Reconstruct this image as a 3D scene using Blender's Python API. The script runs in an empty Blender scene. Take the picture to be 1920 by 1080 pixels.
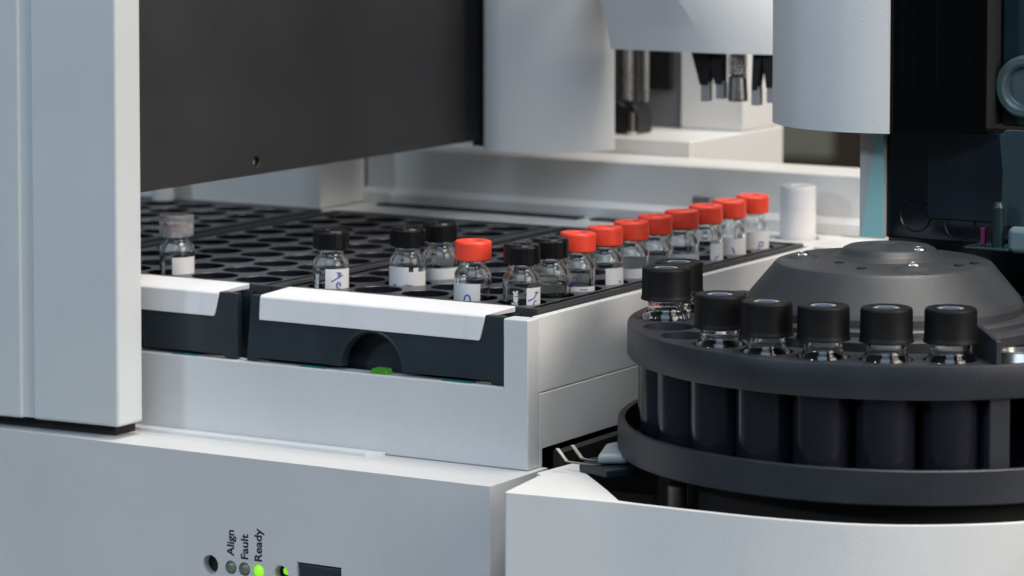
import bpy, bmesh, math, random
from mathutils import Vector, Matrix
random.seed(7)
PI = math.pi
MM = 0.001
scene = bpy.context.scene
COL = scene.collection

# ------------------------------------------------------------------ camera
def make_camera():
    th, a = 0.069977, 0.538321
    fw = Vector((-math.sin(a) * math.cos(th), math.cos(a) * math.cos(th), -math.sin(th)))
    r = Vector((math.cos(a), math.sin(a), 0.0))
    u = r.cross(fw)
    cd = bpy.data.cameras.new("camera")
    cam = bpy.data.objects.new("camera", cd)
    COL.objects.link(cam)
    m = Matrix((r, u, -fw)).transposed().to_4x4()
    m.translation = Vector((548.33, -924.31, 136.46)) * MM
    cam.matrix_world = m
    cd.sensor_fit = 'HORIZONTAL'
    cd.sensor_width = 36.0
    cd.lens = 6497.2 / 1920.0 * 36.0
    cd.shift_y = -449.12 / 1920.0
    cd.clip_start = 0.05
    cd.clip_end = 60.0
    cd.dof.use_dof = True
    cd.dof.focus_distance = 1.045
    cd.dof.aperture_fstop = 20.0
    scene.camera = cam
make_camera()

# ------------------------------------------------------------------ light
world = bpy.data.worlds.new("World")
scene.world = world
world.use_nodes = True
world.node_tree.nodes["Background"].inputs[0].default_value = (0.62, 0.74, 0.88, 1)
world.node_tree.nodes["Background"].inputs[1].default_value = 0.11

def area(name, loc, target, size, power, color, size_y=None):
    d = bpy.data.lights.new(name, 'AREA')
    d.energy = power
    d.color = color
    d.size = size
    if size_y:
        d.shape = 'RECTANGLE'
        d.size_y = size_y
    o = bpy.data.objects.new(name, d)
    COL.objects.link(o)
    o.location = loc
    o.rotation_euler = (Vector(target) - Vector(loc)).to_track_quat('-Z', 'Y').to_euler()
    return o
# warm hall lamps overhead, to the right and behind the instrument
area("ceiling_lamp", (0.50, 0.24, 1.9), (0.0, 0.05, 0.0), 0.90, 41, (1.0, 0.94, 0.86))
# cool stand lamp in front, left of the camera
area("front_lamp", (-1.15, -2.35, 1.05), (0.0, 0.19, -0.01), 0.25, 15, (0.70, 0.85, 1.0))
# broad cool hall light high behind the camera
area("hall_lamp", (0.75, -1.75, 1.9), (0.0, 0.05, 0.0), 1.9, 28, (0.62, 0.80, 1.0))
# neutral lamp far to the right
area("side_lamp", (2.1, -0.20, 0.95), (0.0, 0.12, 0.0), 1.30, 40, (1.0, 0.91, 0.82))

scene.view_settings.view_transform = 'Standard'
scene.view_settings.look = 'None'
scene.view_settings.gamma = 1.0
scene.view_settings.exposure = 0.0
scene.view_settings.use_curve_mapping = False
scene.render.engine = 'CYCLES'
cy = scene.cycles
cy.max_bounces = 20
cy.transmission_bounces = 18
cy.transparent_max_bounces = 16
cy.glossy_bounces = 8
cy.diffuse_bounces = 5
cy.sample_clamp_indirect = 4.0
cy.caustics_refractive = True
cy.caustics_reflective = False
cy.blur_glossy = 0.5

# ------------------------------------------------------------------ materials
MATS = {}
def mat(name, col, rough=0.5, metal=0.0, bump=0.0, bscale=900.0, var=0.0, vscale=60.0, spec=0.5, coat=0.0,
        trans=0.0, ior=1.5, emis=None, estr=0.0, wear=0.0):
    m = bpy.data.materials.new(name)
    m.use_nodes = True
    nt = m.node_tree
    b = nt.nodes["Principled BSDF"]
    b.inputs["Base Color"].default_value = (*col, 1)
    b.inputs["Roughness"].default_value = rough
    b.inputs["Metallic"].default_value = metal
    b.inputs["Specular IOR Level"].default_value = spec
    b.inputs["Coat Weight"].default_value = coat
    b.inputs["Transmission Weight"].default_value = trans
    b.inputs["IOR"].default_value = ior
    if emis:
        b.inputs["Emission Color"].default_value = (*emis, 1)
        b.inputs["Emission Strength"].default_value = estr
    tc = nt.nodes.new("ShaderNodeTexCoord")
    if var > 0:
        n = nt.nodes.new("ShaderNodeTexNoise")
        n.inputs["Scale"].default_value = vscale
        n.inputs["Detail"].default_value = 4
        nt.links.new(tc.outputs["Object"], n.inputs["Vector"])
        mp = nt.nodes.new("ShaderNodeMapRange")
        mp.inputs["From Min"].default_value = 0.3
        mp.inputs["From Max"].default_value = 0.7
        mp.inputs["To Min"].default_value = 1 - var
        mp.inputs["To Max"].default_value = 1 + var
        nt.links.new(n.outputs["Fac"], mp.inputs["Value"])
        mx = nt.nodes.new("ShaderNodeMix")
        mx.data_type = 'RGBA'
        mx.blend_type = 'MULTIPLY'
        mx.inputs[0].default_value = 1.0
        mx.inputs[6].default_value = (*col, 1)
        nt.links.new(mp.outputs["Result"], mx.inputs[7])
        colour = mx.outputs[2]
        if wear > 0:
            # rubbed streaks and small marks with shapes of their own
            mpg = nt.nodes.new("ShaderNodeMapping")
            mpg.inputs["Scale"].default_value = (260, 260, 70)
            mpg.inputs["Rotation"].default_value = (0.5, 0.35, 0.2)
            nt.links.new(tc.outputs["Object"], mpg.inputs["Vector"])
            wn = nt.nodes.new("ShaderNodeTexNoise")
            wn.inputs["Scale"].default_value = 1.0
            wn.inputs["Detail"].default_value = 5
            nt.links.new(mpg.outputs["Vector"], wn.inputs["Vector"])
            wr = nt.nodes.new("ShaderNodeMapRange")
            wr.inputs["From Min"].default_value = 0.60
            wr.inputs["From Max"].default_value = 0.78
            wr.inputs["To Min"].default_value = 1.0
            wr.inputs["To Max"].default_value = 1.0 - wear
            nt.links.new(wn.outputs["Fac"], wr.inputs["Value"])
            sn = nt.nodes.new("ShaderNodeTexNoise")
            sn.inputs["Scale"].default_value = 420.0
            sn.inputs["Detail"].default_value = 2
            nt.links.new(tc.outputs["Object"], sn.inputs["Vector"])
            sr = nt.nodes.new("ShaderNodeMapRange")
            sr.inputs["From Min"].default_value = 0.71
            sr.inputs["From Max"].default_value = 0.76
            sr.inputs["To Min"].default_value = 1.0
            sr.inputs["To Max"].default_value = 1.0 - wear * 1.6
            nt.links.new(sn.outputs["Fac"], sr.inputs["Value"])
            ml = nt.nodes.new("ShaderNodeMath")
            ml.operation = 'MULTIPLY'
            nt.links.new(wr.outputs["Result"], ml.inputs[0])
            nt.links.new(sr.outputs["Result"], ml.inputs[1])
            mw = nt.nodes.new("ShaderNodeMix")
            mw.data_type = 'RGBA'
            mw.blend_type = 'MULTIPLY'
            mw.inputs[0].default_value = 1.0
            nt.links.new(colour, mw.inputs[6])
            nt.links.new(ml.outputs[0], mw.inputs[7])
            colour = mw.outputs[2]
        nt.links.new(colour, b.inputs["Base Color"])
        mr = nt.nodes.new("ShaderNodeMapRange")
        mr.inputs["To Min"].default_value = max(0.02, rough - 0.10)
        mr.inputs["To Max"].default_value = min(1.0, rough + 0.10)
        nt.links.new(n.outputs["Fac"], mr.inputs["Value"])
        nt.links.new(mr.outputs["Result"], b.inputs["Roughness"])
    if bump > 0:
        n2 = nt.nodes.new("ShaderNodeTexNoise")
        n2.inputs["Scale"].default_value = bscale
        n2.inputs["Detail"].default_value = 3
        nt.links.new(tc.outputs["Object"], n2.inputs["Vector"])
        bp = nt.nodes.new("ShaderNodeBump")
        bp.inputs["Strength"].default_value = bump
        bp.inputs["Distance"].default_value = 0.0002
        nt.links.new(n2.outputs["Fac"], bp.inputs["Height"])
        nt.links.new(bp.outputs["Normal"], b.inputs["Normal"])
    MATS[name] = m
    return m

mat("white_plastic", (0.72, 0.72, 0.71), 0.42, bump=0.32, bscale=1700, var=0.03, vscale=22, wear=0.03)
mat("base_plastic", (0.59, 0.595, 0.60), 0.42, bump=0.32, bscale=1700, var=0.03, vscale=22, wear=0.03)
mat("tray_plastic", (0.63, 0.635, 0.64), 0.42, bump=0.32, bscale=1700, var=0.035, vscale=22, wear=0.04)
mat("tab_steel", (0.16, 0.15, 0.135), 0.35, 1.0, var=0.1, vscale=120)
mat("white_smooth", (0.76, 0.75, 0.76), 0.38, bump=0.1, bscale=1200, var=0.03, vscale=40, wear=0.06)
mat("blue_white_plastic", (0.575, 0.605, 0.61), 0.40, bump=0.32, bscale=1700, var=0.03, vscale=15, wear=0.025)
mat("rack_plastic", (0.040, 0.042, 0.046), 0.33, bump=0.30, bscale=1100, var=0.15, vscale=70)
mat("rack_front_plastic", (0.014, 0.023, 0.031), 0.42, bump=0.25, bscale=1500, var=0.12, vscale=60)
mat("turret_plastic", (0.017, 0.021, 0.029), 0.45, bump=0.35, bscale=1700, var=0.14, vscale=60, wear=0.25)
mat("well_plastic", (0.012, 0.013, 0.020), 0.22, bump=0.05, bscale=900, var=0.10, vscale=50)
mat("hub_plastic", (0.036, 0.039, 0.043), 0.42, bump=0.32, bscale=2800, var=0.10, vscale=90)
mat("dark_panel", (0.028, 0.028, 0.030), 0.46, bump=0.35, bscale=2000, var=0.10, vscale=30, wear=0.2)
mat("black_plastic", (0.006, 0.006, 0.007), 0.45, bump=0.1, bscale=900, var=0.1)
mat("pit_black", (0.007, 0.007, 0.008), 0.7, bump=0.1)
mat("cap_black", (0.005, 0.005, 0.006), 0.36, spec=0.25, bump=0.12, bscale=1500, var=0.15, vscale=200)
mat("cap_matte", (0.006, 0.006, 0.0065), 0.50, spec=0.22, bump=0.25, bscale=1800, var=0.2, vscale=150)
mat("cap_red", (0.84, 0.062, 0.030), 0.38, bump=0.08, bscale=1200, var=0.06, vscale=120)
mat("septum_dark", (0.010, 0.010, 0.010), 0.4)
mat("septum_red", (0.16, 0.012, 0.010), 0.5)
mat("septum_white", (0.27, 0.28, 0.30), 0.85, spec=0.1)
mat("septum_blue", (0.055, 0.075, 0.13), 0.85, spec=0.1, var=0.1, vscale=200)
mat("septum_rust", (0.40, 0.08, 0.07), 0.5)
mat("label_paper", (0.70, 0.70, 0.70), 0.6, bump=0.1, bscale=1500, var=0.04, vscale=150)
mat("label_print", (0.46, 0.47, 0.48), 0.6)
mat("ink_blue", (0.012, 0.020, 0.36), 0.5)
mat("ink_black", (0.01, 0.01, 0.012), 0.5)
mat("etch_white", (0.80, 0.80, 0.80), 0.6)
mat("metal", (0.62, 0.60, 0.57), 0.28, 1.0, bump=0.05, var=0.08, vscale=120)
mat("chrome", (0.85, 0.84, 0.80), 0.10, 1.0)
mat("steel_dark", (0.20, 0.19, 0.18), 0.35, 1.0, var=0.15, vscale=80)
mat("grey_plastic", (0.34, 0.36, 0.36), 0.4, bump=0.1, var=0.05)
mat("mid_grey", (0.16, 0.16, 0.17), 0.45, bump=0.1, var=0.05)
mat("lamp_off", (0.13, 0.16, 0.12), 0.25, coat=0.4, var=0.2, vscale=400)
mat("lamp_green", (0.25, 0.75, 0.02), 0.25, emis=(0.36, 1.0, 0.01), estr=0.55, coat=0.5)
mat("green_plastic", (0.05, 0.20, 0.03), 0.15, trans=0.6, emis=(0.08, 0.40, 0.03), estr=0.22)
mat("teal_pad", (0.02, 0.16, 0.17), 0.3)
mat("teal_lit_patch", (0.40, 0.74, 0.74), 0.35, var=0.02, vscale=15)  # teal put in for the lit part of the tower's edge strip
mat("navy_gloss", (0.002, 0.0045, 0.007), 0.16, var=0.2, vscale=30)
mat("navy_panel", (0.003, 0.008, 0.014), 0.28, bump=0.05, var=0.15, vscale=40)
mat("teal_dark", (0.007, 0.022, 0.027), 0.30, var=0.2, vscale=40)
mat("teal_mid", (0.034, 0.060, 0.067), 0.22, var=0.1, vscale=40)
mat("port_grey", (0.075, 0.115, 0.125), 0.25, var=0.1, vscale=60)
mat("foot_grey", (0.13, 0.19, 0.21), 0.4, var=0.05)
mat("tip_grey", (0.42, 0.43, 0.43), 0.4, var=0.05)
mat("magenta", (0.12, 0.012, 0.08), 0.35)
mat("amber_glass", (0.05, 0.018, 0.006), 0.2)
mat("slate_blue", (0.05, 0.085, 0.12), 0.25)
mat("bench", (0.30, 0.29, 0.28), 0.5, bump=0.1, var=0.08, vscale=8)

def glass(name, col=(1, 1, 1), ior=1.48, rough=0.0):
    m = bpy.data.materials.new(name)
    m.use_nodes = True
    b = m.node_tree.nodes["Principled BSDF"]
    b.inputs["Base Color"].default_value = (*col, 1)
    b.inputs["Transmission Weight"].default_value = 1.0
    b.inputs["Roughness"].default_value = rough
    b.inputs["IOR"].default_value = ior
    MATS[name] = m
glass("vial_glass", (0.97, 0.985, 0.985), 1.48)
glass("liquid", (0.98, 0.98, 0.97), 1.34)
mat("clear_cap", (0.84, 0.82, 0.82), 0.16, trans=0.86, ior=1.22)

def tinted(name, col, gloss=0.08, rough=0.05):
    m = bpy.data.materials.new(name)
    m.use_nodes = True
    nt = m.node_tree
    nt.nodes.remove(nt.nodes["Principled BSDF"])
    out = [n for n in nt.nodes if n.type == 'OUTPUT_MATERIAL'][0]
    t = nt.nodes.new("ShaderNodeBsdfTransparent")
    t.inputs[0].default_value = (*col, 1)
    g = nt.nodes.new("ShaderNodeBsdfGlossy")
    g.inputs["Roughness"].default_value = rough
    fr = nt.nodes.new("ShaderNodeFresnel")
    fr.inputs[0].default_value = 1.45
    mx = nt.nodes.new("ShaderNodeMixShader")
    nt.links.new(fr.outputs[0], mx.inputs[0])
    nt.links.new(t.outputs[0], mx.inputs[1])
    nt.links.new(g.outputs[0], mx.inputs[2])
    nt.links.new(mx.outputs[0], out.inputs[0])
    MATS[name] = m
tinted("smoked_pane", (0.16, 0.20, 0.24))
tinted("teal_pane", (0.42, 0.66, 0.70))

def wall_mat():
    m = bpy.data.materials.new("hall_wall")
    m.use_nodes = True
    nt = m.node_tree
    b = nt.nodes["Principled BSDF"]
    b.inputs["Roughness"].default_value = 0.8
    tc = nt.nodes.new("ShaderNodeTexCoord")
    n = nt.nodes.new("ShaderNodeTexNoise")
    n.inputs["Scale"].default_value = 3.0
    nt.links.new(tc.outputs["Object"], n.inputs["Vector"])
    cr = nt.nodes.new("ShaderNodeValToRGB")
    cr.color_ramp.elements[0].color = (0.045, 0.026, 0.016, 1)
    cr.color_ramp.elements[1].color = (0.085, 0.055, 0.038, 1)
    cr.color_ramp.elements[0].position = 0.35
    cr.color_ramp.elements[1].position = 0.65
    nt.links.new(n.outputs["Fac"], cr.inputs[0])
    nt.links.new(cr.outputs[0], b.inputs["Base Color"])
    MATS["hall_wall"] = m
wall_mat()
mat("olive_board", (0.22, 0.22, 0.17), 0.7, var=0.1, vscale=4)

# ------------------------------------------------------------------ mesh helpers (all in millimetres)
class MB:
    def __init__(self):
        self.v = []
        self.f = []
    def add(self, vs, fs):
        o = len(self.v)
        self.v += [tuple(p) for p in vs]
        self.f += [tuple(i + o for i in f) for f in fs]
        return self
    def box(self, x0, x1, y0, y1, z0, z1):
        vs = [(x0, y0, z0), (x1, y0, z0), (x1, y1, z0), (x0, y1, z0), (x0, y0, z1), (x1, y0, z1), (x1, y1, z1), (x0, y1, z1)]
        return self.add(vs, [(3, 2, 1, 0), (4, 5, 6, 7), (0, 1, 5, 4), (1, 2, 6, 5), (2, 3, 7, 6), (3, 0, 4, 7)])
    def prism(self, poly, z0, z1):
        n = len(poly)
        area2 = sum(poly[i][0] * poly[(i + 1) % n][1] - poly[(i + 1) % n][0] * poly[i][1] for i in range(n))
        if area2 < 0:
            poly = poly[::-1]
        vs = [(x, y, z0) for x, y in poly] + [(x, y, z1) for x, y in poly]
        fs = [tuple(range(n - 1, -1, -1)), tuple(range(n, 2 * n))]
        fs += [(i, (i + 1) % n, n + (i + 1) % n, n + i) for i in range(n)]
        return self.add(vs, fs)
    def prism_y(self, poly, y0, y1):            # poly in (x, z), extruded along y
        n = len(poly)
        area2 = sum(poly[i][0] * poly[(i + 1) % n][1] - poly[(i + 1) % n][0] * poly[i][1] for i in range(n))
        if area2 < 0:
            poly = poly[::-1]
        vs = [(x, y0, z) for x, z in poly] + [(x, y1, z) for x, z in poly]
        fs = [tuple(range(n)), tuple(range(2 * n - 1, n - 1, -1))]
        fs += [((i + 1) % n, i, n + i, n + (i + 1) % n) for i in range(n)]
        return self.add(vs, fs)
    def prism_x(self, poly, x0, x1):            # poly in (y, z), extruded along x
        n = len(poly)
        area2 = sum(poly[i][0] * poly[(i + 1) % n][1] - poly[(i + 1) % n][0] * poly[i][1] for i in range(n))
        if area2 < 0:
            poly = poly[::-1]
        vs = [(x0, y, z) for y, z in poly] + [(x1, y, z) for y, z in poly]
        fs = [tuple(range(n - 1, -1, -1)), tuple(range(n, 2 * n))]
        fs += [(i, (i + 1) % n, n + (i + 1) % n, n + i) for i in range(n)]
        return self.add(vs, fs)
    def lathe(self, prof, seg=48, c=(0, 0, 0), closed=False):   # prof: list of (r, z), along the outline
        full = []
        m_ = len(prof)
        for i in range(m_):                      # holding loops keep flat walls flat when shaded smooth
            full.append(prof[i])
            if i == m_ - 1 and not closed:
                break
            (r0, z0), (r1, z1) = prof[i], prof[(i + 1) % m_]
            L = math.hypot(r1 - r0, z1 - z0)
            if L > 1.6:
                for d in (0.22, L - 0.22):
                    full.append((r0 + (r1 - r0) * d / L, z0 + (z1 - z0) * d / L))
        prof = full
        n = len(prof)
        vs, fs, idx = [], [], []
        for (r, z) in prof:
            if r < 1e-6:
                idx.append([len(vs)] * seg)
                vs.append((c[0], c[1], c[2] + z))
            else:
                idx.append(list(range(len(vs), len(vs) + seg)))
                for k in range(seg):
                    A = 2 * PI * k / seg
                    vs.append((c[0] + r * math.cos(A), c[1] + r * math.sin(A), c[2] + z))
        for i in range(n if closed else n - 1):
            a, b = idx[i], idx[(i + 1) % n]
            for k in range(seg):
                q = [a[k], a[(k + 1) % seg], b[(k + 1) % seg], b[k]]
                t = []
                for e in q:
                    if e not in t:
                        t.append(e)
                if len(t) > 2:
                    fs.append(tuple(t[::-1]) if False else tuple(t))
        return self.add(vs, fs)
    def tube(self, pts, rad, seg=10):
        pts = [Vector(p) for p in pts]
        rings, vs, fs = [], [], []
        for i, p in enumerate(pts):
            t = (pts[min(i + 1, len(pts) - 1)] - pts[max(i - 1, 0)]).normalized()
            a = t.orthogonal().normalized() if i == 0 else (rings_a - t * rings_a.dot(t)).normalized()
            rings_a = a
            b = t.cross(a)
            r = rad[i] if isinstance(rad, (list, tuple)) else rad
            rings.append(len(vs))
            for k in range(seg):
                A = 2 * PI * k / seg
                vs.append(p + a * math.cos(A) * r + b * math.sin(A) * r)
        for i in range(len(pts) - 1):
            for k in range(seg):
                fs.append((rings[i] + k, rings[i] + (k + 1) % seg, rings[i + 1] + (k + 1) % seg, rings[i + 1] + k))
        fs.append(tuple(range(seg - 1, -1, -1)))
        fs.append(tuple(range(rings[-1], rings[-1] + seg)))
        return self.add(vs, fs)
    def mesh(self, name, material, smooth=None, merge=False):
        me = bpy.data.meshes.new(name)
        me.from_pydata([(x * MM, y * MM, z * MM) for x, y, z in self.v], [], self.f)
        bm = bmesh.new()
        bm.from_mesh(me)
        if merge:
            bmesh.ops.remove_doubles(bm, verts=bm.verts, dist=1e-7)
        bmesh.ops.recalc_face_normals(bm, faces=bm.faces)
        if smooth is not None:
            for f in bm.faces:
                f.smooth = True
            for e in bm.edges:
                if len(e.link_faces) == 2 and e.calc_face_angle(0) > math.radians(smooth):
                    e.smooth = False
        bm.to_mesh(me)
        bm.free()
        me.materials.append(MATS[material])
        return me
    def build(self, name, material, parent=None, bevel=0.0, smooth=None, seg=3, merge=False):
        me = self.mesh(name, material, smooth, merge)
        return link(name, me, parent, bevel, seg)

def link(name, me, parent=None, bevel=0.0, seg=3):
    o = bpy.data.objects.new(name, me)
    COL.objects.link(o)
    if parent:
        o.parent = parent
        o.matrix_parent_inverse = Matrix.Translation(-Vector(world_loc(parent)))
    if bevel:
        b = o.modifiers.new("bevel", 'BEVEL')
        b.width = bevel * MM
        b.segments = seg
        b.limit_method = 'ANGLE'
        b.angle_limit = math.radians(35)
        b.harden_normals = True
        for p in me.polygons:
            p.use_smooth = True
    return o

def world_loc(o):
    l = Vector(o.location)
    return l

def thing(name, label, cat, loc=(0, 0, 0), group=None):
    o = bpy.data.objects.new(name, None)
    COL.objects.link(o)
    o.empty_display_size = 0.01
    o.location = Vector(loc) * MM
    o["label"] = label
    o["category"] = cat
    if group:
        o["group"] = group
    return o

def child(name, mb, material, parent, local=True, **kw):
    """part whose mesh is written in its parent's own coordinates"""
    me = mb.mesh(name, material, kw.get("smooth"), kw.get("merge", False))
    o = bpy.data.objects.new(name, me)
    COL.objects.link(o)
    o.parent = parent
    if kw.get("bevel"):
        b = o.modifiers.new("bevel", 'BEVEL')
        b.width = kw["bevel"] * MM
        b.segments = kw.get("seg", 3)
        b.limit_method = 'ANGLE'
        b.angle_limit = math.radians(35)
        b.harden_normals = True
        for p in me.polygons:
            p.use_smooth = True
    return o

def carve(o, cutter):
    """cut a hole for good (no helper object is left behind)"""
    me = cutter.mesh("cut", "white_plastic")
    c = bpy.data.objects.new("cut", me)
    COL.objects.link(c)
    md = o.modifiers.new("cut", 'BOOLEAN')
    md.object = c
    md.operation = 'DIFFERENCE'
    md.solver = 'EXACT'
    while o.modifiers[0] != md:
        o.modifiers.move(len(o.modifiers) - 1, 0)
    bpy.context.view_layer.update()
    bev = [m for m in o.modifiers if m.type == 'BEVEL']
    for m in bev:
        m.show_viewport = False
    dg = bpy.context.evaluated_depsgraph_get()
    new = bpy.data.meshes.new_from_object(o.evaluated_get(dg))
    o.modifiers.remove(md)
    for m in bev:
        m.show_viewport = True
    new.name = o.data.name
    o.data = new
    bpy.data.objects.remove(c)
    bpy.data.meshes.remove(me)

def text_verts(s, size, weight=0.026):
    cu = bpy.data.curves.new("t", 'FONT')
    cu.body = s
    cu.size = size
    cu.resolution_u = 4
    cu.offset = size * weight
    o = bpy.data.objects.new("t", cu)
    COL.objects.link(o)
    bpy.context.view_layer.update()
    dg = bpy.context.evaluated_depsgraph_get()
    me = bpy.data.meshes.new_from_object(o.evaluated_get(dg))
    vs = [tuple(v.co) for v in me.vertices]
    fs = [tuple(p.vertices) for p in me.polygons]
    bpy.data.objects.remove(o)
    bpy.data.meshes.remove(me)
    bpy.data.curves.remove(cu)
    return vs, fs

# ------------------------------------------------------------------ setting
def structure(name, mb, material):
    o = mb.build(name, material)
    o["kind"] = "structure"
    return o
structure("bench_top", MB().box(-700, 700, -300, 500, -230, -190), "bench")
structure("back_wall", MB().box(-4500, 3500, 3300, 3350, -1500, 2600), "hall_wall")
bd = MB().box(-1230, -1092, 2500, 2516, -250, -120).build("display_board", "olive_board", bevel=2)
bd["label"] = "blurred olive grey board far behind the white ledge"
bd["category"] = "board"

# ------------------------------------------------------------------ sampler base with lamps and lettering
def disc_y(cx, cz, r, y0, y1, seg=32):
    return MB().prism_y([(cx + r * math.cos(2 * PI * k / seg), cz + r * math.sin(2 * PI * k / seg)) for k in range(seg)], y0, y1)

base = thing("sampler_base", "light grey instrument base with indicator lamps and printed words", "instrument", (-140, -40, -190))
body = MB().box(-330, 19.3, -51, -17, -190, -66).build("housing", "base_plastic", base, bevel=0.7)
LZ = -101.2
for cx, r in ((-83.5, 3.05), (-56.6, 2.75)):
    carve(body, disc_y(cx, LZ, r, -60, -36))
for cx in (-75.6, -70.4, -65.1):
    carve(body, disc_y(cx, LZ, 2.15, -60, -47.5))
carve(body, MB().box(-50.6, -34.1, -60, -44, -116, -96.6))
MB().box(-330, 12, -17, 320, -190, -60.8).build("chassis", "pit_black", base)
for cx in (-83.5, -56.6):
    h = disc_y(cx, LZ, 3.0, -47.6, -36.5).build("lamp_hole", "pit_black", base)
gl = disc_y(-56.4, LZ + 0.5, 1.25, -48.4, -47.7, 24).build("green_glint", "lamp_green", base, bevel=0.4)  # glowing disc set in as the green glint inside the dark hole
def lens(cx, material):
    m = MB()
    prof = [(0, 0.0), (1.95, 0.0), (2.0, 3.2), (1.9, 3.7), (1.6, 4.2), (1.1, 4.55), (0.55, 4.72), (0, 4.78)]
    m.lathe(prof, 32)
    m.v = [(cx + x, -47.3 - z * 0.9, LZ + y) for x, y, z in m.v]
    return m.build("indicator_lamp", material, base, smooth=40)
lens(-75.6, "lamp_off")
lens(-70.4, "lamp_off")
g = lens(-65.1, "lamp_green")
g["label"] = "lit green lamp under the word Ready"
sw = MB().box(-50.2, -34.5, -50.4, -44.5, -115, -97.0).build("push_button", "rack_front_plastic", base, bevel=0.8)
def front_word(s, cx, z0, length, name="lettering"):
    vs, fs = text_verts(s, 1.0)
    x0, x1 = min(v[0] for v in vs), max(v[0] for v in vs)
    k = length / (x1 - x0)
    m = MB().add([(cx + 1.25 - v[1] * k * 0.92, -51.06, z0 + (v[0] - x0) * k) for v in vs], fs)
    m.build(name, "ink_black", base)
front_word("Align", -75.6, -97.6, 8.3)
front_word("Fault", -70.2, -98.0, 8.0)
front_word("Ready", -65.0, -98.1, 10.4)

# ------------------------------------------------------------------ tray that carries the racks
tray = thing("sample_tray", "white open tray holding the dark vial racks on the base", "tray", (-100, 60, -66))
front = MB().prism_y([(-330, -65.9), (17.0, -65.9), (17.0, -19.6), (8.2, -19.6), (8.2, -40.9), (-330, -40.9)], -25, -18.5) \
    .build("front_panel", "tray_plastic", tray, bevel=0.5)
MB().prism([(-330, -25.2), (-34.6, -25.2), (-38.6, -30.2), (-330, -30.2)], -66.05, -64.9).build("lip", "white_plastic", tray, bevel=0.07)
side = MB()
side.prism_x([(-18.3, -65.9), (-16.5, -65.9), (-16.5, -60.3), (235, -60.3), (235, -43.2), (-18.3, -43.2)], 13.6, 17.0)
side.build("side_panel", "white_plastic", tray, bevel=0.12)
MB().prism_x([(-18.3, -42.95), (235, -42.95), (235, -18.9), (-18.3, -19.4)], 14.3, 16.85).build("side_panel", "white_plastic", tray, bevel=0.4)
MB().box(-330, 13.4, -18.2, 173, -60, -44).build("tray_floor", "mid_grey", tray)
rear = MB().box(-330, 13.4, 173.4, 206, -60, -18.6).build("rear_deck", "white_plastic", tray, bevel=0.5)
MB().box(13.5, 40, 173.4, 206, -60, -18.75).build("rear_deck", "white_plastic", tray, bevel=0.5)
carve(rear, MB().lathe([(0, -30), (8.1, -30), (8.1, 5), (0, 5)], 40, (1.6, 191.6, -18.6)))
MB().box(-194, 40, 207.2, 232, -60, 3.4).build("back_wall_panel", "white_plastic", tray, bevel=1.0)
MB().prism_x([(206.1, -18.5), (207.3, -18.5), (207.3, -12.2), (206.6, -12.2), (204.6, -14.4), (204.6, -18.5)], -193.8, 39.8).build("skirting", "white_plastic", tray, bevel=0.3)
for x0, x1 in ((-183, -93), (-88, -50)):
    MB().box(x0, x1, 197.5, 203.5, -18.4, -17.7).build("slot_strip", "black_plastic", tray, bevel=0.3)
MB().box(-46.5, -39, 201, 204.3, -18.4, -7.2).build("stop_pin", "mid_grey", tray, bevel=0.6)
# little bits on the ledge below the racks
MB().prism_y([(-41.0, -40.85), (-34.6, -40.85), (-35.3, -39.2), (-40.2, -39.2)], -24.2, -20.5).build("sensor_window", "green_plastic", tray, bevel=0.2)
for x0, x1 in ((-14.5, -3.8), (-67.5, -58), (-118, -108)):
    MB().box(x0, x1, -24.2, -21.5, -40.87, -40.45).build("foot_pad", "teal_pad", tray, bevel=0.1)

# ------------------------------------------------------------------ racks
PX, PY = 17.84, 17.64
RT = -18.2
def rack_plate():
    m = MB()
    xs0, xs1 = -4 * PX - PX / 2, PX / 2
    ys0, ys1 = -PY / 2, 9 * PY + PY / 2
    SEG = 32
    R = 7.7
    for i in range(5):
        for j in range(10):
            cx, cyy = -i * PX, j * PY
            sq, ci, cl, cb, cc = [], [], [], [], []
            for k in range(SEG):
                A = 2 * PI * k / SEG
                c, s = math.cos(A), math.sin(A)
                t = 1.0 / max(abs(c), abs(s))
                # perimeter point of the cell
                px, py = c * t * PX / 2, s * t * PY / 2
                sq.append((cx + px, cyy + py, RT))
                ci.append((cx + c * (R + 0.15), cyy + s * (R + 0.15), RT))
                cc.append((cx + c * R, cyy + s * R, RT - 0.15))
            o = len(m.v)
            m.v += sq + ci + cc
            for k in range(SEG):
                k2 = (k + 1) % SEG
                for a, b in ((0, 1), (1, 2)):
                    m.f.append((o + a * SEG + k, o + a * SEG + k2, o + b * SEG + k2, o + b * SEG + k))
    X0, X1, Y0, Y1 = -85.6, 13.2, -13.0, 172
    for (a, b, c, d) in ((X0, xs0, Y0, Y1), (xs1, X1, Y0, Y1), (xs0, xs1, Y0, ys0), (xs0, xs1, ys1, Y1)):
        m.add([(a, c, RT), (b, c, RT), (b, d, RT), (a, d, RT)], [(0, 1, 2, 3)])
    return m
def rim_loop(x0, x1, y0, y1, w, z0, z1):
    m = MB()
    o = [(x0, y0), (x1, y0), (x1, y1), (x0, y1)]
    i = [(x0 + w, y0 + w), (x1 - w, y0 + w), (x1 - w, y1 - w), (x0 + w, y1 - w)]
    vs = [(*p, z0) for p in o] + [(*p, z1) for p in o] + [(*p, z1) for p in i] + [(*p, z0) for p in i]
    fs = []
    for k in range(4):
        n = (k + 1) % 4
        fs += [(k, n, 4 + n, 4 + k), (4 + k, 4 + n, 8 + n, 8 + k), (8 + k, 8 + n, 12 + n, 12 + k), (12 + k, 12 + n, n, k)]
    return m.add(vs, fs)
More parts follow.
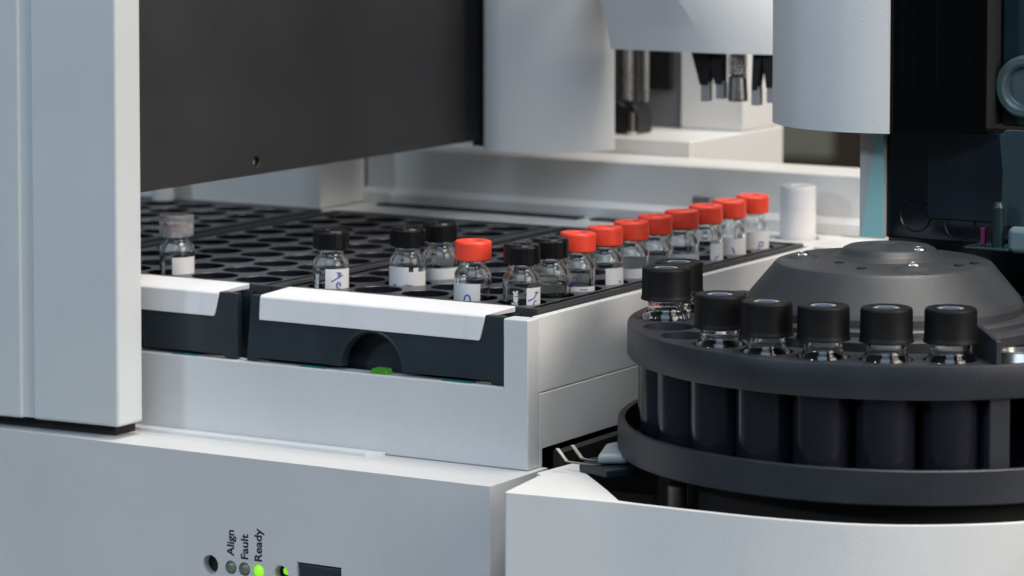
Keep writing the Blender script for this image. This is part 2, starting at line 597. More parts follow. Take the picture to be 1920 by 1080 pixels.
def make_rack():
    t = thing("vial_rack", "x", "rack", (0, 0, -44), "vial racks in the tray")
    loc = Vector((0, 0, 44))
    def part(name, mb, material, **kw):
        mb.v = [(x, y, z + 44) for x, y, z in mb.v]
        return child(name, mb, material, t, **kw)
    part("top_plate", rack_plate(), "rack_plastic", smooth=40, merge=True)
    wl = MB()
    for i in range(5):
        for j in range(10):
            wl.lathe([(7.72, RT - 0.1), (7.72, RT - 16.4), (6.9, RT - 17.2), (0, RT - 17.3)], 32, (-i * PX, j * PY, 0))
    part("well_shade", wl, "well_plastic", smooth=45)  # same piece as the plate, coloured darker for the shade inside the wells
    part("rim", rim_loop(-85.8, 13.4, -13.2, 172.2, 1.3, -43.5, RT + 0.45), "rack_plastic", bevel=0.25)
    # front wall: trapezoid with an arched finger notch and low feet
    pts = [(-88.6, -40.6), (-84.4, -40.6), (-84.2, -39.6), (-53.2, -39.6)]
    for k in range(19):
        A = PI - PI * k / 18
        pts.append((-40.7 + 11.3 * math.cos(A), -39.6 + 11.6 * math.sin(A)))
    pts += [(-28.2, -39.6), (2.6, -39.6), (2.8, -40.6), (7.7, -40.6), (7.7, -19.4), (-86.6, -19.4)]
    part("front_wall", MB().prism_y(pts, -23.6, -20.6), "rack_front_plastic", bevel=0.35)
    arch = MB()
    n = 18
    vs = []
    for k in range(n + 1):
        A = PI - PI * k / n
        for rr, yy in ((11.35, -23.75), (11.9, -23.8), (12.4, -23.55), (10.9, -20.5)):
            vs.append((-40.7 + rr * math.cos(A), yy, -39.6 + (rr + 0.3) * math.sin(A)))
    fs = []
    for k in range(n):
        for q in range(4):
            fs.append((k * 4 + q, k * 4 + (q + 1) % 4, k * 4 + 4 + (q + 1) % 4, k * 4 + 4 + q))
    part("arch_bead", arch.add(vs, fs), "rack_front_plastic", smooth=50)
    part("recess", MB().box(-86, 7.4, -15.6, -13.4, -43.4, -19.6), "rack_front_plastic")
    hv = MB()
    # white handle: sloping top flange and front face
    hv.add([(-78.5, -13.4, -17.4), (6.0, -13.8, -17.4), (1.0, -23.3, -19.2), (-83.0, -23.3, -19.2),
            (-83.0, -24.6, -27.1), (-0.9, -24.6, -27.3), (1.0, -24.0, -19.9), (-83.0, -24.0, -19.9),
            (-83.0, -23.7, -27.1), (-0.9, -23.7, -27.3), (-78.5, -13.4, -19.3), (6.0, -13.8, -19.3), (-83, -22.0, -20.2), (1.0, -22.0, -20.2)],
           [(0, 1, 2, 3), (3, 2, 6, 7), (7, 6, 5, 4), (4, 5, 9, 8), (0, 10, 11, 1), (10, 12, 13, 11), (12, 8, 9, 13),
            (1, 11, 13, 2), (2, 13, 9, 5, 6), (0, 3, 12, 10), (3, 7, 4, 8, 12)])
    part("handle", hv, "white_smooth", bevel=0.3)
    return t
def copy_tree(o, parent=None):
    c = o.copy()
    COL.objects.link(c)
    c.parent = parent
    for ch in [x for x in bpy.data.objects if x.parent == o]:
        copy_tree(ch, c)
    return c
rack = make_rack()
rack["label"] = "dark rack with red capped vials along its right edge"
r2 = copy_tree(rack)
r2.location.x = -100 * MM
r2["label"] = "dark rack holding the single clear capped vial"
r3 = copy_tree(rack)
r3.location.x = -205 * MM
r3["label"] = "empty dark rack at far left half hidden by the pale column"

# ------------------------------------------------------------------ vials
CAMA = math.radians(-59.3)            # direction in which the vials show their face
RV = 5.85
def ang(s):
    return math.asin(max(-1, min(1, s)))
def patch(a0, a1, z0, z1, R, n=14):
    vs, fs = [], []
    for k in range(n + 1):
        A = a0 + (a1 - a0) * k / n
        vs += [(R * math.cos(A), R * math.sin(A), z0), (R * math.cos(A), R * math.sin(A), z1)]
    for k in range(n):
        fs.append((2 * k, 2 * k + 2, 2 * k + 3, 2 * k + 1))
    return MB().add(vs, fs)
def ribbon(pts, w, R, a_mid):
    """pen stroke on the cylinder; pts in mm (right, up) around the mid angle"""
    m = MB()
    P2 = []
    for i in range(len(pts) - 1):
        for q in range(4):
            t = q / 4
            P2.append((pts[i][0] * (1 - t) + pts[i + 1][0] * t, pts[i][1] * (1 - t) + pts[i + 1][1] * t))
    P2.append(pts[-1])
    vs, fs = [], []
    for i, p in enumerate(P2):
        a, b = P2[max(0, i - 1)], P2[min(len(P2) - 1, i + 1)]
        dx, dy = b[0] - a[0], b[1] - a[1]
        l = math.hypot(dx, dy) or 1
        nx, ny = -dy / l * w / 2, dx / l * w / 2
        for sgn in (-1, 1):
            A = a_mid + (p[0] + nx * sgn) / R
            vs.append((R * math.cos(A), R * math.sin(A), p[1] + ny * sgn))
    for i in range(len(P2) - 1):
        fs.append((2 * i, 2 * i + 2, 2 * i + 3, 2 * i + 1))
    return m.add(vs, fs)
TXT = text_verts("Agilent", 1.0, 0.045)
def etched(a_mid, z0, size, R):
    vs, fs = TXT
    out = []
    for x, y, _ in vs:
        A = a_mid - (y - 0.35) * size / R
        out.append((R * math.cos(A), R * math.sin(A), z0 + x * size))
    return MB().add(out, fs)

GLASS = [(0, -33.5), (5.2, -33.5), (5.7, -33.2), (RV, -32.7), (RV, -11.3), (5.8, -10.7), (5.62, -10.0), (5.25, -9.3), (4.7, -8.7), (4.3, -8.2),
         (4.12, -7.6), (4.12, -6.5), (4.3, -6.2), (4.35, -1.2), (3.0, -1.2), (2.95, -7.8), (3.2, -8.6), (3.9, -9.5), (4.5, -10.3),
         (4.85, -11.1), (4.9, -11.8), (4.9, -31.8), (4.4, -32.5), (0, -32.6)]
CAPB = [(0, -0.9), (2.6, -0.9), (2.75, -0.15), (3.0, 0.0), (5.2, 0.0), (5.65, -0.35), (5.8, -0.9), (5.8, -5.8), (5.6, -6.0), (4.45, -6.0), (4.45, -1.1), (0, -1.1)]
CAPR = [(0, -1.45), (2.6, -1.45), (2.85, -0.12), (3.0, 0.0), (5.15, 0.0), (5.5, -0.12), (5.72, -0.38), (5.8, -0.8), (5.82, -5.8), (5.6, -6.05), (4.45, -6.05), (4.45, -1.7), (0, -1.7)]
ME = {}
ME['glass'] = MB().lathe(GLASS, 56).mesh("glass_body", "vial_glass", 50)
def facet_cap():
    m = MB()
    m.lathe(CAPB[:5], 48)
    m.lathe([(5.2, 0.0), (5.6, -0.45), (5.85, -1.0), (5.85, -5.8), (5.6, -6.05), (4.45, -6.05), (4.45, -1.1), (0, -1.1)], 18)
    return m
ME['cap_black'] = facet_cap().mesh("cap", "cap_black", 15)
ME['cap_red'] = MB().lathe(CAPR, 64).mesh("cap", "cap_red", 50)
ME['sept_black'] = MB().lathe([(0, -0.7), (2.55, -0.7), (2.55, -0.85), (0, -0.85)], 32).mesh("septum", "septum_dark", 40)
ME['sept_red'] = MB().lathe([(0, -1.25), (2.45, -1.25), (2.45, -1.4), (0, -1.4)], 32).mesh("septum", "septum_red", 40)
CLC = [(0, -0.2), (4.9, -0.2), (5.5, 0.25), (5.85, 0.0), (5.9, -0.6), (5.8, -4.0), (5.6, -6.0), (5.3, -6.6), (4.6, -6.6), (4.5, -3.7), (4.3, -2.2), (0, -2.2)]
ME['cap_clear'] = MB().lathe(CLC, 56).mesh("cap", "clear_cap", 40)
ME['sept_clear'] = MB().lathe([(0, -2.35), (3.9, -2.35), (4.1, -2.6), (4.1, -3.5), (0, -3.5)], 40).mesh("septum", "septum_rust", 40)
def liquid_mesh(top):
    return MB().lathe([(0, -32.4), (4.3, -32.3), (4.78, -31.7), (4.82, top + 0.45), (4.6, top + 0.1), (4.0, top - 0.05), (0, top - 0.05)], 48).mesh("liquid", "liquid", 40)
ME['liq'] = liquid_mesh(-17.0)
ME['liq2'] = liquid_mesh(-14.6)

def put(name, me, parent):
    o = bpy.data.objects.new(name, me)
    COL.objects.link(o)
    o.parent = parent
    return o
def vial(x, y, kind, label, labels=(), strokes=(), black=(), etch=None, liq=None, dx=0, dy=0, dz=0, group=None, spin=0.0, tilt=0.0):
    t = thing("sample_vial", label, "vial", (x + dx, y + dy, dz), group)
    t.rotation_euler = (random.uniform(-0.022, 0.022), random.uniform(-0.022, 0.022), 0)
    put("glass_body", ME['glass'], t)
    c = put("cap", ME['cap_' + kind], t)
    c.rotation_euler.z = spin + random.uniform(0, 0.4)
    s = put("septum", ME['sept_' + kind], t)
    s.parent = c
    lab = None
    for (s0, s1, z0, z1, *rest) in labels:
        back = bool(rest)
        a0, a1 = CAMA + ang(s0), CAMA + ang(s1)
        if back:
            a0, a1 = CAMA + PI - ang(s1), CAMA + PI - ang(s0)
        lab = child("paper_label", patch(a0, a1, z0, z1, RV + 0.07, 24), "label_paper", t, smooth=60)
    for (pts, w) in strokes:
        st = child("handwriting", ribbon(pts, w, RV + 0.13, CAMA), "ink_blue", lab or t)
    for (pts, w) in black:
        child("printing", ribbon(pts, w, RV + 0.13, CAMA), "ink_black", lab or t)
    if etch is not None:
        child("etched_lettering", etched(CAMA + ang(etch[0]), etch[1], etch[2], RV + 0.08), "etch_white", t)
    if liq:
        put("liquid", ME[liq], t)
    return t
def arc(cx, cz, rx, rz, a0, a1, n=10):
    return [(cx + rx * math.cos(math.radians(a0 + (a1 - a0) * k / n)), cz + rz * math.sin(math.radians(a0 + (a1 - a0) * k / n))) for k in range(n + 1)]
G1 = "red capped vials in the right column"
# clear capped vial on the left rack
vial(-133.6, 0.4, 'clear', "vial with a clear cap on the left rack beside the column", labels=[(-0.18, 0.98, -19.5, -13.3)], etch=(-0.74, -22.4, 2.6), dz=0.6)
# black: front left of the right rack
vial(-4 * PX, 0, 'black', "black capped vial with blue Me handwriting, alone on the rack",
     labels=[(-0.25, 0.99, -19.5, -12.2)],
     strokes=[([(0.5, -16.3), (3.2, -14.7), (3.7, -14.6)], 0.38), ([(2.1, -13.4), (3.9, -13.5), (2.9, -14.0), (4.6, -14.5)], 0.34), ([(2.6, -14.1), (3.4, -15.0)], 0.34),
              (arc(2.9, -17.4, 0.75, 0.9, -30, 290), 0.34), ([(2.2, -17.3), (3.5, -17.2)], 0.3)],
     etch=(-0.74, -21.6, 2.65), spin=0.2, dx=-0.2)
vial(-3 * PX, PY, 'black', "black capped vial with a wraparound label and black print, left of a pair",
     labels=[(-0.999, 0.999, -19.3, -13.9), (-0.999, 0.1, -13.9, -12.4), (0.35, 0.62, -13.9, -12.6)],
     black=[(arc(-4.6 + 1.05 * k, -18.6 + 0.10 * math.sin(k * 2.1), 0.38, 0.45, 20 + 70 * k, 230 + 60 * k, 5), 0.30) for k in range(8)],
     liq='liq2', spin=0.5)
vial(-3 * PX, 2 * PY, 'black', "black capped vial just behind another, its grey label facing back",
     labels=[(-0.999, 0.97, -19.3, -14.7), (-0.6, 0.9, -14.7, -11.8, 1)], liq='liq', spin=0.1, dx=1.2)
vial(-PX, 0, 'red', "red capped vial standing apart at the front edge of the rack",
     labels=[(-0.999, 0.42, -19.5, -13.1)], strokes=[(arc(-1.6, -18.2, 1.0, 1.6, 215, -40), 0.42)], spin=0.1)
vial(0, 0, 'black', "front corner vial with black cap and white etched lettering",
     labels=[(0.27, 0.999, -19.6, -13.2)],
     strokes=[([(2.0, -17.2), (4.2, -16.5), (5.6, -15.0)], 0.4), ([(4.6, -14.9), (5.6, -14.6), (6.4, -15.0)], 0.4), (arc(5.0, -18.3, 0.8, 1.0, 60, 290), 0.4)],
     black=[], etch=(-0.36, -22.0, 2.75), spin=0.35)
vial(0, PY, 'black', "black capped vial between the corner vial and the red caps",
     labels=[(-0.85, 0.42, -18.0, -13.4, 1)], strokes=[], liq='liq2', spin=0.7)
vial(0, 2 * PY, 'red', "nearest red capped vial of the long column, label facing back",
     labels=[(-0.95, 0.80, -19.0, -14.0, 1), (-0.35, 0.97, -19.4, -17.0)], strokes=[([(1.0, -17.9), (3.9, -17.9)], 0.3), ([(-2.4, -16.0), (-1.4, -17.0)], 0.4), ([(-1.5, -15.9), (-2.3, -17.2)], 0.4), (arc(-0.6, -14.6, 0.6, 0.6, 200, -60), 0.3)],
     liq='liq', group=G1)
vial(0, 3 * PY, 'red', "second red capped vial of the column, small label at right", labels=[(0.0, 0.99, -19.4, -13.2)], strokes=[([(5.0, -17.4), (5.8, -18.2)], 0.5)], group=G1)
vial(0, 4 * PY, 'red', "third red capped vial of the column, label facing back", labels=[(-0.9, 0.7, -18.5, -12.8, 1), (-0.999, 0.6, -19.4, -15.2)], liq='liq', group=G1)
vial(0, 5 * PY, 'red', "fourth red capped vial of the column", labels=[(-0.9, 0.9, -19.2, -14.2, 1)], group=G1, dx=-0.6)
vial(0, 6 * PY, 'red', "fifth red capped vial of the column, broad grey label", labels=[(-0.7, 0.97, -19.2, -14.4)], liq='liq', group=G1)
vial(0, 7 * PY, 'red', "sixth red capped vial of the column, blue mark on its label", labels=[(0.2, 0.99, -19.4, -12.8)], strokes=[(arc(4.2, -18.6, 1.2, 1.4, 180, 80), 0.4)], group=G1)
vial(0, 8 * PY, 'red', "seventh red capped vial of the column, blue slanted stroke", labels=[(-0.999, 0.95, -19.4, -12.9)], strokes=[([(0.6, -16.0), (1.5, -18.0)], 0.5)], group=G1)
vial(0, 9 * PY, 'red', "last red capped vial of the column, nearest the white canister", labels=[(-0.75, 0.99, -19.4, -12.2)], strokes=[([(1.6, -19.0), (2.4, -16.2)], 0.4), (arc(2.9, -16.7, 1.0, 0.8, 150, -120), 0.4)], group=G1)

# white canister behind the last vial
can = thing("white_canister", "white plastic canister standing behind the last red cap", "canister", (1.6, 191.6, -22))
child("body", MB().lathe([(0, -10), (6.3, -10), (6.5, -9.5), (6.5, 13.6), (6.4, 13.75), (0, 13.75)], 64), "white_smooth", can, smooth=40)
child("lid", MB().lathe([(0, 13.8), (6.38, 13.8), (6.48, 13.95), (6.48, 21.6), (6.2, 22.3), (5.4, 22.6), (4.9, 22.5), (2.6, 22.5), (2.4, 22.1), (0, 22.1)], 64), "white_smooth", can, smooth=35)

# ------------------------------------------------------------------ pale column at the left
colm = thing("pale_column", "pale blue grey upright cover at the left edge", "column", (-200, -40, -62))
def dirp(x0, y0, L, deg):
    return (x0 - L * math.cos(math.radians(deg)), y0 - L * math.sin(math.radians(deg)))
C0 = (-121.8, -47.2)
pA, pB = dirp(*C0, 33.6, 3.5), dirp(*C0, 150, 3.5)
pC = dirp(*C0, 37.6, 3.5)
MB().prism([C0, (-121.8, -34.2), (pA[0], -34.2), pA], -62, 190).build("cover", "blue_white_plastic", colm, bevel=1.2)
MB().prism([(pA[0] - 0.05, pA[1] + 1.2), (pA[0] - 0.05, -34.4), (pC[0], -34.4), (pC[0], pC[1] + 0.9)], -61.6, 189).build("groove", "blue_white_plastic", colm)
MB().prism([pC, (pC[0], -34.2), (pB[0], -34.2), pB], -62, 190).build("side_cover", "blue_white_plastic", colm, bevel=0.9)
MB().prism([(-127.5, -41.5), (-127.5, -31), (-250, -31), (-250, -47.5)], -65.9, -61.9).build("foot", "pit_black", colm)

# ------------------------------------------------------------------ dark gantry panel
gan = thing("dark_partition", "large dark grey flat panel hanging above the racks", "panel", (-135, 80, 10))
pan = MB().prism_x([(-24, 10.9), (189, 10.4), (189, 170), (-24, 170)], -133, -130).build("panel", "dark_panel", gan, bevel=0.3)
def cyl_x(cy, cz, r, x0, x1, seg=24):
    return MB().prism_x([(cy + r * math.cos(2 * PI * k / seg), cz + r * math.sin(2 * PI * k / seg)) for k in range(seg)], x0, x1)
carve(pan, cyl_x(41.6, 15.1, 1.75, -131.8, -128))
cyl_x(41.6, 15.1, 0.8, -131.75, -131.2, 12).build("screw", "chrome", gan)
MB().box(-134, -128.8, 189.3, 192, 8, 170).build("end_seal", "black_plastic", gan)

# ------------------------------------------------------------------ gantry head: shell, arm, gripper
head = thing("transfer_gantry", "white curved gantry head with an arm and gripper fingers", "gantry", (-95, 195, 8))
outline = [(-122.5, 205), (-122.0, 178)]
pl = [(-121.2, 176.2), (-119.3, 175.2), (-113, 175.6), (-105.7, 177.6), (-99, 180.4), (-92.8, 184.2), (-88, 188.6), (-84.5, 193.6), (-82, 198.4), (-80.4, 203.5)]
inner = [(-83.5, 205), (-86.5, 199), (-92, 190.5), (-99, 184.6), (-107, 181), (-115, 179.2), (-118, 180), (-119, 205)]
MB().prism(outline + pl + inner, 8, 150).build("shell", "white_plastic", head, smooth=40)
# arm: flat web on the left, rounded hood on the right
am = MB()
yf = 168.0
rows = []
for z, xb, xl in ((48.6, -22.5, -62.5), (55, -26.0, -63.6), (62, -30.4, -65.5), (70, -36.4, -68.5), (80, -45, -73)):
    row = [(xl - 5, yf + 14, z), (xl - 1.5, yf + 4, z), (xl, yf, z), (xb, yf - 0.6, z)]
    for k in range(1, 13):
        A = math.radians(8 + 62 * k / 12)
        row.append((xb + 62 * (math.sin(A) - math.sin(math.radians(8))), yf - 0.6 + 30 * (math.cos(math.radians(8)) - math.cos(A)), z))
    rows.append(row)
n = len(rows[0])
vs = [p for r in rows for p in r]
fs = [(i * n + k, i * n + k + 1, (i + 1) * n + k + 1, (i + 1) * n + k) for i in range(len(rows) - 1) for k in range(n - 1)]
# close underneath, behind and above
bo = len(vs)
vs += [(p[0], 200, 48.6) for p in rows[0]] + [(p[0], 200, 80) for p in rows[-1]]
fs += [(k, bo + k, bo + k + 1, k + 1) for k in range(n - 1)]
fs += [((len(rows) - 1) * n + k, (len(rows) - 1) * n + k + 1, bo + n + k + 1, bo + n + k) for k in range(n - 1)]
fs += [(bo + k, bo + n + k, bo + n + k + 1, bo + k + 1) for k in range(n - 1)]
am.add(vs, fs).build("arm", "white_plastic", head, smooth=7)
MB().box(-150, -58, 176, 262, 151, 205).build("shade_beam", "white_plastic", head, bevel=1.5)  # unseen beam above the frame, added to shade the rear ledge and wall
YF = 176
def finger(x0, x1, xt0, xt1, zt, tipx, tipz):
    MB().prism_y([(x0, 48.4), (x1, 48.4), (xt1, zt), (xt0, zt)], YF - 2, YF + 2).build("finger", "black_plastic", head, bevel=0.3)
    MB().box(tipx, tipx + 3.2, YF - 1.6, YF + 1.6, tipz, zt + 1.2).build("finger_tip", "tip_grey", head, bevel=0.4)
sc_ = 4.45     # picture pixels per mm along x at this depth
def fx(px):
    return -30.6 + (px - 1330) / sc_ + 0.8 * 4
finger(fx(1306), fx(1345), fx(1322), fx(1336), 36.5, fx(1323), 30.6)
finger(fx(1334), fx(1362), fx(1349), fx(1362), 37.0, fx(1350), 31.8)
finger(fx(1416), fx(1434), fx(1414), fx(1424), 35.5, fx(1413), 30.0)
finger(fx(1432), fx(1462), fx(1440), fx(1450), 36.5, fx(1440), 31.2)
MB().lathe([(0, 0), (3.4, 0), (3.6, 0.8), (3.2, 8.6), (2.2, 9.4), (2.2, 18.4), (0, 18.4)], 32, (fx(1386), YF, 31.2)).build("plunger", "metal", head, smooth=40)
sp = [(fx(1386) + 3.1 * math.cos(t * 0.6), YF + 3.1 * math.sin(t * 0.6), 40.6 + 0.115 * t) for t in range(66)]
MB().tube(sp, 0.38, 6).build("spring", "metal", head, smooth=60)

# ------------------------------------------------------------------ housing behind the tray
rh = thing("rear_housing", "white stepped housing with rods behind the gantry head", "housing", (-90, 270, -60))
MB().box(-190, -64, 233, 312, -60, 9.4).build("step", "white_plastic", rh, bevel=0.6)
MB().box(-92, -64.3, 277.6, 312, 9.6, 110).build("upright", "white_plastic", rh, bevel=0.6)
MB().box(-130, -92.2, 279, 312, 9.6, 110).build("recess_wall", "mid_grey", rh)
MB().box(-107.5, -95.8, 276.5, 279.2, 24.5, 110).build("dark_cover", "black_plastic", rh, bevel=0.5)
MB().box(-135, -112, 262, 276, 9.6, 110).build("dark_cover", "black_plastic", rh, bevel=0.5)
for x, r, m_ in ((-101.6, 2.0, "metal"), (-93.8, 1.3, "metal"), (-97.2, 0.9, "steel_dark")):
    MB().lathe([(0, 22.0), (r, 22.0), (r, 110), (0, 110)], 20, (x, 252, 0)).build("guide_rod", m_, rh, smooth=40)
blk = MB().prism_y([(-108, 9.6), (-94, 9.6), (-93.6, 17), (-96, 21.5), (-100, 20.2), (-103, 22.2), (-108, 21)], 246, 258)
blk.build("carriage", "black_plastic", rh, bevel=0.8)
MB().lathe([(0, 0), (1.1, 0), (1.1, 13.4), (0, 13.4)], 16, (-95.6, 244.5, 4.8)).build("guide_rod", "steel_dark", rh, smooth=40)
MB().lathe([(0, 0), (2.0, 0), (2.2, 1.2), (0, 1.2)], 20, (-95.6, 244.5, 9.5)).build("washer", "metal", rh, smooth=40)

# white box at the back left, behind the racks
wb = thing("corner_housing", "plain white box behind the left rack, under the dark panel", "box", (-240, 195, -60))
MB().box(-330, -193.6, 174.4, 206, -18.2, 120).build("housing", "white_plastic", wb, bevel=0.6)
MB().lathe([(0, 0), (4.2, 0), (4.4, 0.5), (4.4, 30), (0, 30)], 32, (-262, 166, -18.0)).build("post", "white_smooth", wb, smooth=40)

# ------------------------------------------------------------------ turret housing (white curved front)
th_ = thing("turret_housing", "white rounded front housing below the dark vial turret", "housing", (110, 0, -190))
def spline(pts, n=6):
    out = []
    for i in range(len(pts) - 1):
        p0, p1, p2, p3 = pts[max(i - 1, 0)], pts[i], pts[i + 1], pts[min(i + 2, len(pts) - 1)]
        for q in range(n):
            t = q / n
            out.append(tuple(0.5 * (2 * p1[k] + (p2[k] - p0[k]) * t + (2 * p0[k] - 5 * p1[k] + 4 * p2[k] - p3[k]) * t * t + (-p0[k] + 3 * p1[k] - 3 * p2[k] + p3[k]) * t ** 3) for k in range(2)))
    out.append(pts[-1])
    return out
ZH = -63.0
fr = spline([(35.2, -68.6), (52, -66.6), (71.7, -64.6), (95, -64.2), (119, -62.6), (142.2, -57.6), (161.5, -47.8), (180, -32.0), (196, -10), (206, 18), (208, 50)], 6)
ix = min(range(len(fr)), key=lambda i: abs(fr[i][0] - 71.7))
inn = []
for i in range(ix + 1, len(fr)):
    a, b = fr[i - 1], fr[min(i + 1, len(fr) - 1)]
    dx, dy = b[0] - a[0], b[1] - a[1]
    l = math.hypot(dx, dy)
    inn.append((fr[i][0] - dy / l * 1.7, fr[i][1] + dx / l * 1.7))
topo = [(34.6, -68.2)] + fr + inn[::-1] + [(69.4, -62.2), (57.8, -49.2), (40.0, -30.3), (34.4, -24.2), (33.0, -20.4), (29.6, -20.2), (28.0, -38.5), (30.4, -40.5)]
MB().prism(topo, -190, ZH).build("shell", "white_plastic", th_, bevel=0.45, seg=2)
MB().box(24, 230, -40, 170, -190, -84).build("well_floor", "pit_black", th_)
MB().box(20, 23.8, -15, 170, -190, -61).build("inner_wall", "pit_black", th_)
MB().prism([(71.5, -60.5), (57, -46), (30, -17), (30, 6), (60, 6), (75, -50)], -190, -76).build("well_step", "black_plastic", th_)
MB().lathe([(0, 0), (2.6, 0), (2.9, 0.6), (2.9, 15), (2.2, 15.6), (0, 15.6)], 28, (78, -43, -76)).build("bracket_post", "steel_dark", th_, smooth=40)

lat = thing("latch_bracket", "dark latch bracket with bent metal tabs beside the turret", "bracket", (42, -25, -72))
MB().prism([(36.0, -20.0), (38.4, -31.0), (50.5, -36.2), (56, -28), (60, -8), (50, -4)], -62.95, -60.6).build("block", "rack_front_plastic", lat, bevel=0.4)
MB().prism([(44.5, -31.0), (37.6, -14.0), (40, -3), (54, -8), (52.5, -26)], -60.4, -57.0).build("cover", "grey_plastic", lat, bevel=1.6)
def strip(pts, w, name, m_):
    mb = MB()
    vs = []
    for x, y, z in pts:
        vs += [(x, y, z), (x + w * 0.8, y + w * 0.5, z), (x, y, z - 0.5), (x + w * 0.8, y + w * 0.5, z - 0.5)]
    fs = []
    for i in range(len(pts) - 1):
        a, b = 4 * i, 4 * i + 4
        fs += [(a, a + 1, b + 1, b), (a + 2, b + 2, b + 3, a + 3), (a, b, b + 2, a + 2), (a + 1, a + 3, b + 3, b + 1)]
    fs += [(0, 2, 3, 1), (len(vs) - 4, len(vs) - 3, len(vs) - 1, len(vs) - 2)]
    return mb.add(vs, fs).build(name, m_, lat, bevel=0.1)
strip([(31.4, -33.3, -56.0), (35.6, -34.5, -59.4), (44.8, -31.5, -60.2), (56, -12, -60.2)], 1.2, "tab", "tab_steel")
strip([(34.4, -29.3, -55.4), (38.4, -30.5, -58.8), (42, -29.0, -59.6)], 1.2, "tab", "tab_steel")

# ------------------------------------------------------------------ turret
TC = (116.5, 26.8)
TR = 70.5
DA = 14.71
A0 = -141.99
tur = thing("vial_turret", "round dark grey turret with open wells below its rim", "turret", (TC[0], TC[1], -58))
RZ = -19.2
RO = 82.0
HOLE = 7.75
def plate():
    m = MB()
    SEG = 28
    ks = range(-6, 19)
    # each position is a wedge cell with a round hole
    for k in range(-4, 7):
        a = math.radians(A0 + DA * k)
        h = math.radians(DA / 2)
        R0, R1 = 60.0, RO - 0.4
        cx, cyy = TR * math.cos(a), TR * math.sin(a)
        poly = []
        nn = 7
        for q in range(nn):
            A = a - h + 2 * h * q / nn
            poly.append((R1 * math.cos(A), R1 * math.sin(A)))
        for q in range(nn):
            r = R1 + (R0 - R1) * q / nn
            poly.append((r * math.cos(a + h), r * math.sin(a + h)))
        for q in range(nn):
            A = a + h - 2 * h * q / nn
            poly.append((R0 * math.cos(A), R0 * math.sin(A)))
        for q in range(nn):
            r = R0 + (R1 - R0) * q / nn
            poly.append((r * math.cos(a - h), r * math.sin(a - h)))
        st = math.atan2(poly[0][1] - cyy, poly[0][0] - cx)
        o = len(m.v)
        N = len(poly)
        angs = [math.atan2(p[1] - cyy, p[0] - cx) for p in poly]
        m.v += [(p[0], p[1], RZ) for p in poly]
        m.v += [(cx + HOLE * math.cos(g), cyy + HOLE * math.sin(g), RZ) for g in angs]
        m.v += [(cx + HOLE * math.cos(g), cyy + HOLE * math.sin(g), RZ - 30) for g in angs]
        for q in range(N):
            q2 = (q + 1) % N
            m.f.append((o + q, o + q2, o + N + q2, o + N + q))
            m.f.append((o + N + q, o + N + q2, o + 2 * N + q2, o + 2 * N + q))
    return m
def ring_arc(prof, a0, a1, n):
    """closed cross-section swept between two angles (capped)"""
    m = MB()
    N = len(prof)
    for i in range(n + 1):
        A = math.radians(a0 + (a1 - a0) * i / n)
        m.v += [(r * math.cos(A), r * math.sin(A), z) for r, z in prof]
    for i in range(n):
        for q in range(N):
            m.f.append((i * N + q, i * N + (q + 1) % N, (i + 1) * N + (q + 1) % N, (i + 1) * N + q))
    m.f.append(tuple(range(N - 1, -1, -1)))
    m.f.append(tuple(range(n * N, n * N + N)))
    return m
def tpart(name, mb, material, **kw):
    mb.v = [(x, y, z + 58) for x, y, z in mb.v]
    return child(name, mb, material, tur, **kw)
AEND = A0 + DA * 6.5
ABEG = A0 - DA * 4.5
tpart("top_plate", plate(), "turret_plastic", smooth=40, merge=True)
tpart("rim", ring_arc([(RO - 0.5, RZ), (RO - 0.15, RZ - 0.1), (RO, RZ - 0.5), (RO + 0.1, RZ - 9.2), (RO - 0.3, RZ - 9.8), (79.2, RZ - 9.8), (79.0, RZ - 0.2)], ABEG, AEND + 22, 96), "turret_plastic", smooth=35)
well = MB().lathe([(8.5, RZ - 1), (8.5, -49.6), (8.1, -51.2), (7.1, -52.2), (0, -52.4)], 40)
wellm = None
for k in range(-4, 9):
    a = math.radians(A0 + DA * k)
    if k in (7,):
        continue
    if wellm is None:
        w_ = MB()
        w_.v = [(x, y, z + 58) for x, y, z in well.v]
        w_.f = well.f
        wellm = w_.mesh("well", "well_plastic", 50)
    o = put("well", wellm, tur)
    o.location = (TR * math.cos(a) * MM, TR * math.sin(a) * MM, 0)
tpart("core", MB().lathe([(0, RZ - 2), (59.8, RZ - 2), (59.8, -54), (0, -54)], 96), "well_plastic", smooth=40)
tpart("lower_ring", ring_arc([(82.6, -48.4), (83.0, -48.2), (84.4, -48.2), (84.8, -48.6), (84.9, -57.8), (84.3, -58.3), (60, -58.3), (60, -56.6), (82.6, -56.6)], -230, 20, 120), "turret_plastic", smooth=35)
tpart("shaft", MB().lathe([(0, -58.4), (74, -58.4), (74, -83.5), (0, -83.5)], 64), "pit_black", smooth=40)
dgp = MB()
cg, sg = math.cos(math.radians(AEND + 1.5)), math.sin(math.radians(AEND + 1.5))
dgp.add([(r * cg - o_ * sg, r * sg + o_ * cg, z) for z in (-51.5, RZ - 9) for r, o_ in ((61, -3.2), (80, -3.2), (80, 3.2), (61, 3.2))],
        [(3, 2, 1, 0), (4, 5, 6, 7), (0, 1, 5, 4), (1, 2, 6, 5), (2, 3, 7, 6), (3, 0, 4, 7)])
tpart("well_divider", dgp, "turret_plastic", bevel=0.6)
